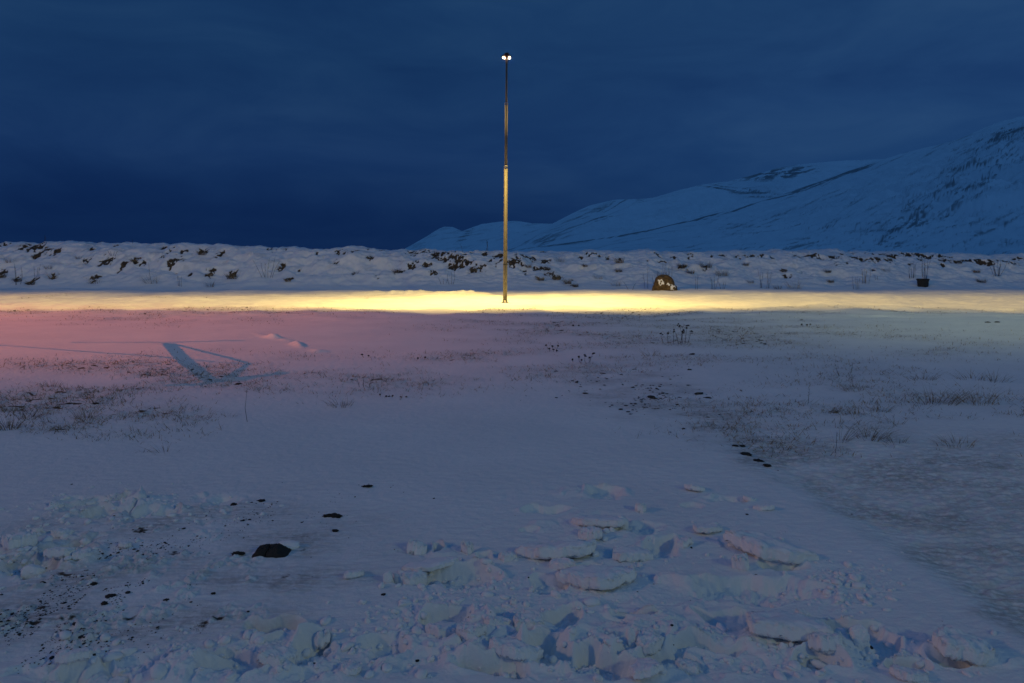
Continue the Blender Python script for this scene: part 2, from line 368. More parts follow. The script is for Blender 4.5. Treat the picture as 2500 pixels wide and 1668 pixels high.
C3 = [(385,215,35,16),(480,213,70,18),(560,207,30,13),(635,223,30,13),(900,195,100,20),(1050,210,80,20),(1100,198,40,10),(1140,245,50,18),(1190,215,80,26),(1250,238,60,18),
 (1325,190,100,16),(1440,205,110,20),(1430,237,60,15),(1555,197,100,18),(1690,215,90,20),(1800,205,90,20),(1800,238,60,20),(1655,238,60,15),(1895,253,80,24),(1965,233,100,22),
 (2060,260,100,24),(2110,250,60,14),(2200,242,90,13),(2310,230,80,26),(1780,270,36,16),(290,205,45,26),(215,205,24,18),(710,305,42,16),(740,355,56,14),(795,212,40,16),(1070,260,34,11),
 (180,275,50,20),(20,275,50,22),(1170,190,34,8),(1390,192,60,10),(1350,225,40,10),(1300,235,20,10),(960,230,18,8),(70,205,24,12),(1620,200,60,10),(1850,215,60,10),(2270,255,60,14),(1450,258,30,8),(1570,268,30,18),(820,318,26,12),(1330,295,50,9)]
PATCH = []
for x0, C in ((0, C1), (830, C2), (1660, C3)):
    for (cx, cy, cw, chh) in C:
        px, py = x0 + .3574 * cx, 550 + .3574 * cy
        hx, hy, hz = bank_hit(px, py)
        PATCH.append((hx, hy, .5 * .3574 * cw / FPX * hy, .5 * .3574 * chh / FPX * hy * 2.4, -.35 if x0 else .0))
def build_bank(which, x0, x1, step):
    gx = np.arange(x0, x1, step); gy = np.concatenate([np.arange(34.6, 46.4, step), np.arange(46.5, 54, .3)])
    XX, YY = np.meshgrid(gx, gy); x, y = XX.ravel(), YY.ravel()
    z = bank(x, y, which); bare = np.zeros(x.shape)
    wx = x + .20 * fbm(x * 3.4, y * 2.6, 4, 301, .6); wy = y + .34 * fbm(x * 3.4, y * 2.6, 4, 302, .6); fine = fbm(x * 4.5, y * 3.5, 3, 303, .65)
    for (hx, hy, a, b, sk) in PATCH:
        a, b = a * 1.2 + .04, b * 1.0 + .09
        i0, i1 = np.searchsorted(gx, [hx - 2 * a - .5, hx + 2 * a + .5]); 
        k = (np.arange(len(gy))[:, None] * len(gx) + np.arange(i0, i1)[None, :]).ravel()
        k = k[np.abs(y[k] - hy) < 2 * b + .5]
        if not len(k): continue
        dx = wx[k] - hx + sk * (wy[k] - hy); dy = wy[k] - hy
        rr = np.hypot(dx / a, dy / b)
        v = (1 - sst(rr, .5, 1.3)) * np.clip(1.0 + .85 * fine[k], 0, 1); bare[k] = np.maximum(bare[k], v)
    z = z - .10 * sst(bare, .3, .9) + .05 * bare * fbm(x * 6, y * 6, 3, 305)
    o = mesh_obj('snow_bank', np.stack([x, y, z], -1), grid_faces(*XX.shape), M_BANK)
    tag(o, kind='structure')
    fr = np.clip(.5 * ((fbm(x * 1.1, y * 1.6, 4, 310) > .42) * 1.0) * sst(z, .5, 1.6), 0, 1)
    attr(o, 'bare', bare * .95); attr(o, 'thin', np.clip(fr + bare, 0, 1))
build_bank(0, -62, 6.5, .06); build_bank(1, -9.5, 75, .06)

# ------------------------------------------------------------------ mountains
def mountain_mat():
    m, t, p = new_mat('mountain_snow'); co = t.n('ShaderNodeTexCoord').outputs['Object']
    rock = t.n('ShaderNodeAttribute', attribute_name='rock').outputs['Fac']
    nz = t.noise(co, .05, 7.0, .7)
    snow = t.ramp(t.noise(co, .006, 6.0, .6), [(.35, (.82, .85, .87)), (.65, (.90, .92, .93))])
    f = t.ss(t.math('ADD', rock, t.math('MULTIPLY_ADD', nz, .8, -.40)), .18, .92)
    c = t.mix(t.math('MULTIPLY', f, .72), snow, (.075, .078, .085, 1))
    t.l(c, p.inputs['Base Color']); p.inputs['Roughness'].default_value = .95; p.inputs['Specular IOR Level'].default_value = .1
    return m
M_MOUNT = mountain_mat()
def mountain(name, sky, dtoe, dtop, rockfn, nc=700, nr=260, amp=1.0, seed=400):
    s = np.array(sky, float)
    P = np.linspace(s[0, 0], s[-1, 0], nc); u = np.concatenate([np.linspace(0, 1, nr), np.linspace(1.02, 1.5, 24)])
    PP, UU = np.meshgrid(P, u)
    toe = np.interp(P, s[:, 0], np.interp(s[:, 0], *zip(*dtoe)))[None, :]; top = np.interp(P, *zip(*dtop))[None, :]
    D = toe + (top - toe) * UU
    H = np.interp(P, s[:, 0], (HOR - s[:, 1]) / FPX)[None, :] * top
    x = (PP - 1250) / FPX * D; y = D
    prof = np.where(UU <= 1, UU ** 1.12 * (1.06 - .06 * UU), 1 - .5 * (UU - 1) / .5)
    z = H * prof - 6.0 * (1 - np.clip(UU, 0, 1)) ** 2
    sc = 1 / (dtop[0][1] * .06)
    n = fbm(x * sc + y * sc * .5, y * sc * .5, 6, seed, .52)
    g = np.abs(fbm(x * sc * 3.0, y * sc * .55, 4, seed + 9))
    env = np.sin(np.clip(UU, 0, 1) * np.pi) ** .7 * np.clip(H * .02, 0, 1.6)
    z = z + env * amp * (n * H * .035 - g * H * .035) + .004 * H * fbm(x * sc * 9, y * sc * 6, 3, seed + 30)
    py = HOR - (z - CAM_H) / D * FPX
    o = mesh_obj(name, np.stack([x, y, z], -1).reshape(-1, 3), grid_faces(*x.shape), M_MOUNT)
    tag(o, kind='structure')
    attr(o, 'rock', rockfn(PP.ravel(), py.ravel(), x.ravel(), y.ravel(), UU.ravel()))
    return o
def streaks(p, q, ang, sx, sy, seed, lo, hi):
    c, s = math.cos(ang), math.sin(ang); a = p * c + q * s; b = -p * s + q * c
    b = b + 10 * fbm(a / 190, b / 60, 3, seed + 7)
    return sst(fbm(a / sx, b / sy, 5, seed, .6), lo, hi)
def rock_near(p, q, x, y, u):
    m1 = ell(p, q, 2360, 440, 260, 52, .6, -.62); m2 = ell(p, q, 2440, 330, 110, 16, .6, -.38)
    r = .58 * m1 * streaks(p, q, -.55, 80, 5, 501, -.12, .5) + .62 * m2 * streaks(p, q, -.3, 50, 5, 505, -.15, .45)
    r = r + .34 * streaks(p, q, -.42, 120, 6, 507, .02, .6) * sst(p, 1450, 1900)
    edge = np.exp(-((u - .95) / .06) ** 2) * sst(p, 2190, 2040)
    r = r + 1.0 * edge * streaks(p, q, -.3, 140, 6, 509, -.35, .3)
    r = r + .42 * streaks(p, q, -.12, 150, 5, 511, .0, .55) * sst(q, 500, 560)
    r = r + .22 * sst(fbm((p * .92 - q * .38) / 160, (p * .38 + q * .92) / 16, 5, 541, .62), -.1, .6) * sst(q, 590, 520)
    return np.clip(r, 0, 1)
def rock_mid(p, q, x, y, u):
    r = .95 * ell(p, q, 1900, 424, 100, 13, .6, -.12) * streaks(p, q, -.15, 36, 7, 521, -.35, .1)
    r = r + .7 * ell(p, q, 1830, 470, 130, 10, .6, .16) * streaks(p, q, .1, 90, 6, 525, -.1, .3)
    r = r + .6 * ell(p, q, 1420, 540, 230, 18, .6, -.42) * streaks(p, q, -.40, 120, 6, 527, -.1, .35)
    r = r + .3 * streaks(p, q, -.2, 130, 8, 529, .12, .5)
    return np.clip(r, 0, 1)
def rock_far(p, q, x, y, u):
    return np.clip(.42 * streaks(p, q, -.2, 60, 7, 531, .0, .45) + .4 * ell(p, q, 1140, 572, 26, 7, .6, -.6), 0, 1)
mountain('mountain', [(1180, 622), (1300, 603), (1400, 590), (1500, 576), (1600, 557), (1700, 532), (1800, 507), (1900, 477), (2000, 442), (2100, 405), (2160, 386), (2230, 366), (2300, 350), (2350, 335),
          (2410, 308), (2440, 297), (2500, 281), (2700, 220), (3000, 170), (3500, 140)], [(1180, 900), (2500, 500), (3500, 400)], [(1180, 2200), (2200, 2000), (3500, 1600)], rock_near, 900, 320, 1.0, 400)
mountain('mountain', [(1080, 628), (1200, 605), (1250, 588), (1300, 567), (1350, 545), (1400, 519), (1440, 501), (1500, 487), (1570, 485), (1600, 481), (1660, 463), (1720, 449), (1780, 442), (1850, 424), (1900, 409),
          (1960, 400), (2050, 392), (2120, 389), (2180, 388), (2400, 380), (2900, 380)], [(1080, 2600), (2900, 2300)], [(1080, 4200), (2900, 4200)], rock_mid, 700, 260, .8, 430)
mountain('mountain', [(960, 625), (990, 606), (1040, 578), (1068, 560), (1085, 553), (1105, 554), (1128, 564), (1150, 556), (1175, 547), (1220, 541), (1260, 539), (1300, 545), (1350, 546), (1450, 550), (1700, 560)],
         [(960, 5000), (1700, 5000)], [(960, 7000), (1700, 7000)], rock_far, 360, 120, .9, 460)

# ------------------------------------------------------------------ lamps
def photometry(light, base, masks, power):
    """beam shape of a luminaire, like an IES profile: masks = (axis, a, b) smooth steps over the spot of ground aimed at"""
    light.use_nodes = True; t = NT(light.node_tree)
    nm = t.n('ShaderNodeTexCoord').outputs['Normal']
    sp = t.n('ShaderNodeSeparateXYZ'); t.l(nm, sp.inputs[0])
    down = t.math('MAXIMUM', t.math('MULTIPLY', sp.outputs[2], SGN * -1), .015)
    q = t.math('DIVIDE', 1.0, down)
    gx = t.math('MULTIPLY_ADD', t.math('MULTIPLY', t.math('MULTIPLY', sp.outputs[0], SGN), q), base[2], base[0])
    gy = t.math('MULTIPLY_ADD', t.math('MULTIPLY', t.math('MULTIPLY', sp.outputs[1], SGN), q), base[2], base[1])
    tot = None
    for grp in masks:
        k, pw = grp[0], grp[1]
        v = t.math('MULTIPLY', k, t.math('POWER', q, pw))
        for (ax, a, b) in grp[2:]:
            v = t.math('MULTIPLY', v, t.ss(gx if ax == 'x' else gy, a, b) if a < b else t.math('SUBTRACT', 1.0, t.ss(gx if ax == 'x' else gy, b, a)))
        tot = v if tot is None else t.math('ADD', tot, v)
    em = t.n('ShaderNodeEmission'); t.l(tot, em.inputs['Strength'])
    em.inputs['Color'].default_value = (1, 1, 1, 1)
    out = t.n('ShaderNodeOutputLight'); t.l(em.outputs[0], out.inputs[0])
    light.energy = power
SGN = 1.0
def lamp_light(name, parent, wpos, col, radius, masks, power):
    ld = bpy.data.lights.new(name, 'POINT'); ld.color = col; ld.shadow_soft_size = radius
    photometry(ld, wpos, masks, power)
    o = bpy.data.objects.new(name, ld); COL.objects.link(o)
    o.parent = parent; o.location = Vector(wpos) - (parent.parent or parent).location
    return o
def tube(pts, rad, seg=8):
    V = []; F = []; n = len(pts)
    for i, p in enumerate(pts):
        a = Vector(pts[max(i - 1, 0)]); b = Vector(pts[min(i + 1, n - 1)]); d = (b - a).normalized()
        u = d.cross(Vector((0, 0, 1)) if abs(d.z) < .95 else Vector((1, 0, 0))).normalized(); v = d.cross(u)
        r = rad[i] if isinstance(rad, (list, tuple)) else rad
        for k in range(seg):
            t_ = 2 * math.pi * k / seg; q = Vector(p) + u * (r * math.cos(t_)) + v * (r * math.sin(t_)); V.append(tuple(q))
    for i in range(n - 1):
        for k in range(seg): F.append((i * seg + k, i * seg + (k + 1) % seg, (i + 1) * seg + (k + 1) % seg, (i + 1) * seg + k))
    F.append(tuple(range(seg - 1, -1, -1))); F.append(tuple((n - 1) * seg + k for k in range(seg)))
    return V, F
def lathe(prof, seg=28, cx=0.0, cy=0.0, lean=(0, 0)):
    V = []; F = []
    for (r, z) in prof:
        for k in range(seg):
            a = 2 * math.pi * k / seg; V.append((cx + lean[0] * z + r * math.cos(a), cy + lean[1] * z + r * math.sin(a), z))
    n = len(prof)
    for i in range(n - 1):
        for k in range(seg): F.append((i * seg + k, i * seg + (k + 1) % seg, (i + 1) * seg + (k + 1) % seg, (i + 1) * seg + k))
    F.append(tuple(range(seg - 1, -1, -1))); F.append(tuple((n - 1) * seg + k for k in range(seg)))
    return np.array(V), F
def street_lamp(x, y, top, label, col, masks, power, group=None, lens=M_LENS, scale=1.0):
    z0 = float(ground_h(np.array([x]), np.array([y]))[0]) - .02
    t = empty('street_lamp', (x, y, z0), label, 'street lamp', group)
    ln = (.0066, 0)
    k = top / 8.97
    def sec(name, prof, mat, parent=t):
        V, F = lathe([(r * scale, z * k) for r, z in prof], 28, lean=ln); o = mesh_obj(name, V, F, mat, parent); return o
    sec('base_flange', [(.13, 0), (.13, .035), (.092, .05), (.088, .11)], M_RING)
    sec('pole', [(.074, .02), (.072, 1.37), (.071, 1.38), (.064, 4.86)], M_POLE)
    sec('joint_ring', [(.072, 1.37), (.079, 1.375), (.079, 1.42), (.072, 1.425)], M_DARKMETAL)
    sec('upper_pole', [(.052, 4.80), (.049, 7.12)], M_POLE)
    sec('joint_ring', [(.064, 4.83), (.072, 4.84), (.072, 4.93), (.052, 4.95)], M_RING)
    sec('pole_tip', [(.038, 7.08), (.034, 8.84)], M_POLE)
    sec('joint_ring', [(.050, 7.10), (.058, 7.11), (.058, 7.19), (.040, 7.22)], M_RING)
    hz = 8.83 * k; hx = ln[0] * hz
    V, F = lathe([(.036, hz - .06), (.05, hz + .02), (.085, hz + .09), (.080, hz + .145), (.02, hz + .15)], 20, hx); mesh_obj('pole_cap', V, F, M_DARKMETAL, t)
    for sx in (-1, 1):
        bm = bmesh.new(); bmesh.ops.create_cube(bm, size=1.0)
        for v in bm.verts:
            f = 1.0 if v.co.z < 0 else .72
            v.co = Vector((hx + sx * .105 + v.co.x * .10 * f, .05 + v.co.y * .30 * f, hz + .045 + v.co.z * .07 + sx * v.co.x * -.02))
        bmesh.ops.bevel(bm, geom=bm.edges[:], offset=.012, segments=2, affect='EDGES')
        me = bpy.data.meshes.new('lamp_head'); bm.to_mesh(me); bm.free(); me.materials.append(M_DARKMETAL)
        hd = bpy.data.objects.new('lamp_head', me); COL.objects.link(hd); hd.parent = t
        bm = bmesh.new(); bmesh.ops.create_uvsphere(bm, u_segments=16, v_segments=10, radius=1)
        for v in bm.verts: v.co = Vector((hx + sx * .105 + v.co.x * .040, .02 + v.co.y * .10, hz + .004 + v.co.z * .026))
        me = bpy.data.meshes.new('lens'); bm.to_mesh(me); bm.free(); me.materials.append(lens)
        for p_ in me.polygons: p_.use_smooth = True
        le = bpy.data.objects.new('lens', me); COL.objects.link(le); le.parent = hd; le.visible_shadow = True
        lamp_light('lamp_light', hd, (x + hx + sx * .125, y + .03, z0 + hz - .10), col, .05, [m + (('x', x + sx * -.3, x + sx * .3),) for m in masks], power)
    return t
PX, PY = gp(1233, 742)
ROAD = [(1.0, 1.72, ('y', 20.5, 23.0), ('y', 37.0, 28.5)), (1.4, 1.3, ('y', 20.6, 23.6), ('y', 36.0, 28.0), ('x', -11, -2), ('x', 10, 2)), (.16, 1.5, ('y', 17.2, 21.5), ('y', 36.5, 28.5), ('x', -3, -15)), (.12, 1.5, ('y', 17.8, 21.5), ('y', 36.5, 28.5), ('x', 4, 18)), (.022, 1.0, ('y', 1, 15), ('y', 60, 30))]
street_lamp(PX, PY, 8.97, 'tall grey lamp post with two lit heads standing alone by the yellow road', (1.0, .68, .17), ROAD, 4000)

# lamps outside the frame whose coloured light lies on the snow at the left and at the right
PINK = [(1.0, 1.5, ('y', 5.6, 12.0), ('y', 26, 19), ('x', 4.5, -7.5)), (.05, 1.3, ('y', -10, 0), ('y', 30, 22), ('x', 25, 0)), (.25, 1.7, ('y', 20.4, 22.4), ('y', 36.5, 28.5), ('x', -4, -15))]
def flood_lamp(x, y, top, label, col, masks, power, radius=.1):
    t = empty('floodlight', (x, y, 0), label, 'floodlight'); a = .8 if x < 0 else -.8
    V, F = lathe([(.09, -.03), (.075, top + .1)], 20); mesh_obj('pole', V, F, M_POLE, t)
    V, F = tube([(0, 0, top), (a * .5, 0, top + .08), (a, 0, top + .1)], .03); mesh_obj('arm', V, F, M_POLE, t)
    V, F = lathe([(.16, top), (.2, top + .03), (.2, top + .12), (.1, top + .2)], 20, a); mesh_obj('lamp_head', V, F, M_DARKMETAL, t)
    V, F = lathe([(.06, top - .03), (.12, top - .002)], 16, a); mesh_obj('lens', V, F, lens_mat(col, 10), t)
    lamp_light('lamp_light', t, (x + a, y, top - .06 - min(radius, .3)), col, radius, masks, power)
LX, LY, LZ = -30.0, 16.0, 8.4
flood_lamp(LX, LY, LZ, 'low floodlight with orange pink glow beside the left end of the road', (1.0, .22, .05), PINK, 3500, .016)
FILL_L = [(1.0, 2.0, ('y', -9.5, -8), ('y', 90, 24))]
FILL_R = [(1.0, 2.0, ('y', -9.5, -8), ('y', 90, 24)), (6.5, 2.0, ('y', 9.0, 15.0), ('y', 23.0, 20.0), ('x', 0, 13))]
flood_lamp(-22.0, -1.0, 9.0, 'unseen fill floodlight with warm light left of the snow field', (1.0, .66, .38), FILL_L, 275, .6)  # unseen lamp, added as warm fill for the near snow
flood_lamp(14.0, -8.0, 8.6, 'unseen fill floodlight with yellowish green light behind the right side of the snow field', (.80, .88, .40), FILL_R, 210, .6)  # unseen lamp, added as near snow fill; also gives the green at right

# an unseen pipe frame, shaped for its shadow, between the left lamp and the open snow: its shadow is the blue figure on the pink snow
fr = empty('shadow_frame', (-13, 14.9, 0), 'unseen bent pipe frame on one leg, shaped to cast the blue shadow figure', 'pipe frame')
def to_frame(px, py, xp=-13.0):
    gx, gy = gp(px, py); L = Vector((LX + .8, LY, LZ - .09)); G = Vector((gx, gy, 0)); s = (xp - L.x) / (G.x - L.x)
    return L + (G - L) * s - Vector((-13, 14.9, 0))
K = 1.0638
def fp(*pts): return [to_frame(a * K, b * K) for a, b in pts]
def ftube(name, pts, r):
    V, F = tube(pts, r); mesh_obj(name, V, F, M_DARKMETAL, fr)
ftube('beam', fp((388, 788), (440, 838), (490, 876)), [.036, .034, .030])
ftube('brace', fp((395, 788), (480, 810), (540, 825), (577, 835), (548, 852), (535, 862), (508, 875)), [.015, .015, .015, .014, .013, .013, .013])
ftube('cross_bar', fp((165, 785), (280, 786), (400, 786), (560, 782)), .028)
ftube('foot_bar', fp((380, 884), (430, 883), (490, 877), (580, 866), (655, 854)), [.016, .024, .028, .026, .016])
e = fp((577, 838), (400, 823), (210, 808), (20, 793)); g_ = e[3] + (e[3] - e[1]); s_ = e[3].z / max(e[3].z - g_.z, .01) if g_.z < e[3].z else 1
ftube('leg', e + [e[3] + (g_ - e[3]) * s_], [.010, .021, .021, .021, .022])

# ------------------------------------------------------------------ stones, chunks, plants: shape makers
def ico(sub):
    bm = bmesh.new(); bmesh.ops.create_icosphere(bm, subdivisions=sub, radius=1)
    V = np.array([v.co[:] for v in bm.verts]); F = np.array([[v.index for v in f.verts] for f in bm.faces], np.int32); bm.free(); return V, F
ICO = {k: ico(k) for k in (1, 2, 3, 4, 5)}
def facet(size, seed, sub=4, planes=16, sharp=14.0, rough=.05, flat=None, box=.0):
    """broken lump: a sphere cut by random planes, edges softened, surface roughened"""
    r = np.random.default_rng(seed); V, F = ICO[sub]
    N = r.normal(size=(planes, 3)); N /= np.linalg.norm(N, axis=1)[:, None]; dd = r.uniform(.62, .95, planes)
    if box:
        N = np.concatenate([N, np.array([[1, 0, 0], [-1, 0, 0], [0, 1, 0], [0, -1, 0], [0, 0, 1], [0, 0, -1]]) + r.normal(size=(6, 3)) * .16]); N /= np.linalg.norm(N, axis=1)[:, None]
        dd = np.concatenate([dd * 1.15, np.full(6, box)])
    c = np.concatenate([np.maximum(V @ N.T, 1e-3) / dd[None, :], np.full((len(V), 1), 1 / 1.12)], 1)
    rad = 1 / (np.sum(c ** sharp, 1) ** (1 / sharp) + 1e-6)
    p = V * rad[:, None]
    o = seed * 3.7
    n = fbm(p[:, 0] * 2.4 + o, p[:, 1] * 2.4 + p[:, 2] * 1.9, 4, seed % 997, .6) + fbm(p[:, 2] * 2.6 - o, p[:, 0] * 1.7 - p[:, 1] * 2.1, 3, seed % 991 + 3, .6)
    if sub < 5:
        p = p * (1 + rough * n)[:, None]
        return p * np.array(size)[None, :], F
    sz = np.array(size); w = p * sz[None, :]; u = w / (sz[0] * .5)
    n = fbm(u[:, 0] * 1.6 + o, u[:, 1] * 1.6 + u[:, 2] * 1.3, 5, seed % 997, .62) + fbm(u[:, 2] * 4 - o, u[:, 0] * 3 - u[:, 1] * 3, 4, seed % 991 + 3, .62) * .6
    Nn = V / sz[None, :]; Nn /= np.linalg.norm(Nn, axis=1)[:, None]
    return w + Nn * (n * rough * (sz[0] * sz[2]) ** .5)[:, None], F
def slab(size, seed):
    """flat broken piece of crust: angular uneven outline, flat top, crumbly broken side"""
    r = np.random.default_rng(seed); V, F = ICO[5]; o = seed * 1.7
    th = np.arctan2(V[:, 1], V[:, 0]); k = r.integers(5, 8); A = np.sort(r.uniform(0, 2 * np.pi, k)); dd = r.uniform(.72, 1.02, k)
    c = np.max(np.maximum(np.cos(th[:, None] - A[None, :]), .02) / dd[None, :], 1)
    out = 1 / np.maximum(c, .86) * (1 + .09 * fbm(np.cos(th) * 2.2 + o, np.sin(th) * 2.2, 3, seed % 911) + .03 * fbm(np.cos(th) * 7 + o, np.sin(th) * 7, 4, seed % 907, .6))
    h = np.hypot(V[:, 0], V[:, 1]) + 1e-6; rr = h ** .55 * out
    w = np.stack([V[:, 0] / h * rr * size[0], V[:, 1] / h * rr * size[1], np.sign(V[:, 2]) * np.abs(V[:, 2]) ** .42 * size[2]], 1)
    q = w / (size[0] * .5)
    w[:, 2] += size[2] * (.30 * fbm(q[:, 0] * 1.3 + o, q[:, 1] * 1.3, 4, seed % 887, .55) + .5 * r.normal() * V[:, 0] * .5)
    side = np.clip(h * 1.6 - .7, 0, 1); n = fbm(q[:, 0] * 5 + q[:, 2] * 7, q[:, 1] * 5 - q[:, 2] * 6 + o, 4, seed % 883, .62)
    w[:, :2] *= (1 + .05 * n * side)[:, None]; w[:, 2] += size[2] *   .18 * n * side
    return w, F
def rotz(V, a):
    c, s = math.cos(a), math.sin(a); return V @ np.array([[c, s, 0], [-s, c, 0], [0, 0, 1]])
def rotx(V, a):
    c, s = math.cos(a), math.sin(a); return V @ np.array([[1, 0, 0], [0, c, s], [0, -s, c]])
def roty(V, a):
    c, s = math.cos(a), math.sin(a); return V @ np.array([[c, 0, -s], [0, 1, 0], [s, 0, c]])
def gz(x, y): return float(ground_h(np.array([x]), np.array([y]))[0])

# --- loose slabs and blocks of snow crust, placed one by one: (px, py of the base, width px, height px, kind, label)
CH = []
def c5(x, y, w_, h_, k, lab): CH.append((830 + .375 * x, 1080 + .375 * (y + h_ / 2), .375 * w_, .375 * h_, k, lab))
def c6(x, y, w_, h_, k, lab): CH.append((1660 + .375 * x, 1080 + .375 * (y + h_ / 2), .375 * w_, .375 * h_, k, lab))
def c4(x, y, w_, h_, k, lab): CH.append((.375 * x, 1080 + .375 * (y + h_ / 2), .375 * w_, .375 * h_, k, lab))
c5(500,675,150,110,'b','rounded snow block at the left rim of the round hole above the long boot print')
c5(830,675,85,110,'b','upright peach tinted snow lump right of the round hole above the long boot print')
c5(1090,755,110,70,'b','small pinkish snow lump at the right end of the double hole')
c5(1450,715,470,120,'s','largest flat snow slab in the middle cluster with a pink left edge')
c5(1640,600,165,85,'b','snow block under the bent plate, at the upper left of the middle cluster')
c5(1720,540,300,60,'s','long bent snow plate with an upturned right tip, lying on the block below it')
c5(1845,510,70,95,'t','thin snow fin standing at the right tip of the bent plate')
c5(1890,742,265,68,'s','oblong snow slab with pink end beside the deep blue hole')
c5(1965,425,78,78,'b','lone round snow block at the top of the middle cluster, below the far hole')
c5(1660,910,430,100,'s','pointed snow slab lying right of the shallow pit below the largest slab')
c5(1450,812,170,76,'b','rough snow lump just behind the pointed slab')
c5(310,897,56,72,'t','small pink snow fin at the left end of the long boot print')
c5(450,865,190,110,'s','tilted snow plate leaning over the left end of the long boot print')
c5(600,822,300,40,'s','narrow snow slab along the far rim of the long boot print')
c5(80,878,150,54,'b','lone flat snow lump on smooth snow left of the long boot print')
c5(1130,1418,300,95,'s','bright angular snow slab at the bottom edge, in the middle of the churned snow')
c5(700,1240,260,85,'s','wide snow slab on top of the churned heap below the long boot print')
c5(840,1310,180,105,'b','cup shaped snow block with a shaded top in the churned snow')
c5(1020,1225,190,100,'b','peaked snow block left of the deep crack in the churned snow')
c5(1215,1190,190,140,'b','large rough snow block at the centre of the churned snow')
c5(1610,1450,160,110,'b','brownish grey snow block beside the dark crack near the bottom edge')
c5(1898,1310,58,130,'t','tall narrow snow pillar standing near the bottom edge')
c5(1765,1275,60,88,'t','small upright snow block left of the tall narrow pillar')
c5(2030,1340,200,120,'b','broad smooth snow block right of the tall narrow pillar')
c5(1990,1535,225,70,'s','plain snow slab on the bottom edge below the tall narrow pillar')
c5(60,1515,140,60,'s','snow slab at the left end of the churned snow near the bottom edge')
c5(1900,825,50,42,'b','tiny snow lump in front of the oblong slab')
c5(1130,1050,36,44,'b','tiny upright snow lump on the smooth patch below the long boot print')
c5(1250,968,40,40,'b','tiny snow lump beside the shallow pit')
c6(640,745,470,125,'b','large ragged snow lump arched over a dark hollow, above the longest boot print')
c6(415,780,110,130,'b','crumbly left shoulder of snow beside the arched lump')
c6(700,1030,170,76,'b','snow lump lying in front of the longest boot print near its right end')
c6(180,580,170,44,'s','small peach tinted slab at the right edge of the middle cluster')
c6(30,670,125,60,'b','pinkish snow lump right of the deep blue hole')
c6(110,305,140,40,'s','far small slab at the top right of the middle cluster')
c6(550,432,120,36,'s','narrow slab at the tip of the far scuffed trail')
c6(470,372,90,40,'b','small far lump beside the scuffed trail')
c6(770,1275,540,120,'s','long pink edged snow slab leaning in the lower right, longest of the loose pieces')
c6(1000,1340,210,140,'b','bulky right end of broken snow beside the long leaning slab')
c6(1880,1385,330,150,'b','big rounded snow hump farthest right near the bottom edge')
c6(1190,1300,110,130,'t','pointed snow pyramid in the blue hollow of the lower right')
c6(820,1170,90,60,'b','yellowish snow lump crowning the long leaning slab')
c6(60,1460,160,80,'b','snow block on the bottom edge below the flat boot print at the right')
c6(1530,1545,180,80,'b','low pinkish snow block on the bottom edge left of the big rounded hump')
c4(380,592,115,60,'b','pale snow block on top of the heap at the left edge')
c4(70,650,210,125,'b','largest snow block of the heap at the left edge')
c4(262,685,140,76,'b','smooth snow block at the right foot of the heap at the left edge')
c4(365,755,150,66,'s','greenish pale slab in front of the heap at the left edge')
c4(510,755,130,60,'s','outermost slab to the right of the heap at the left edge')
c4(190,810,130,100,'t','leaning snow slab at the lower end of the heap at the left edge')
c4(230,583,60,42,'b','small snow lump behind the heap at the left edge')
c4(350,385,100,70,'b','snow lump at the left end of the far row of broken snow')
c4(800,665,90,36,'s','lone thin plate on the grey trampled ice')
c4(440,1472,205,70,'s','lone oval snow slab on the grey ice at the lower left')
c4(1800,1460,230,110,'b','rough snow block inside the boot print at the bottom left')
c4(2075,1270,110,120,'b','pinkish collapsed rim at the right end of the bottom left boot print')
c4(720,1560,170,60,'b','snow block on the bottom edge left of the boot print')
for i, (px, py, wp, hp, kind, lab) in enumerate(CH):
    x, y = gp(px, py); W = wp / FPX * y; Hh = hp / FPX * y
    r = np.random.default_rng(900 + i)
    if kind == 's':
        dep = max(.5 * W * r.uniform(.55, .8), .03); th = max(min(.45 * Hh, .034), .009)
        V, F = slab((W * .56, dep, th), 900 + i)
        V = rotx(V, -r.uniform(.10, .28)); V = roty(V, r.uniform(-.10, .10)); V = rotz(V, r.uniform(-.25, .25)); z = gz(x, y + dep * .6) + th * .7
        yo = dep * .6
    elif kind == 'b':
        V, F = slab((W * .52, W * r.uniform(.34, .48), Hh * .40), 900 + i)
        V = rotx(V, r.uniform(-.35, .05)); V = roty(V, r.uniform(-.2, .2)); V = rotz(V, r.uniform(-.4, .4)); yo = W * .35; z = gz(x, y + yo) + Hh * .20
    else:
        V, F = facet((W * .62, W * .40, Hh * .58), 900 + i, 5, 10, 12, .05, box=.85)
        V = roty(V, r.uniform(-.2, .2)); V = rotx(V, r.uniform(-.3, 0)); yo = W * .3; z = gz(x, y + yo) + Hh * .28
    o = mesh_obj('snow_chunk', V, F, M_CHUNK, None, (x, y + yo, z)); tag(o, lab, 'snow chunk', 'loose chunks of broken snow crust')

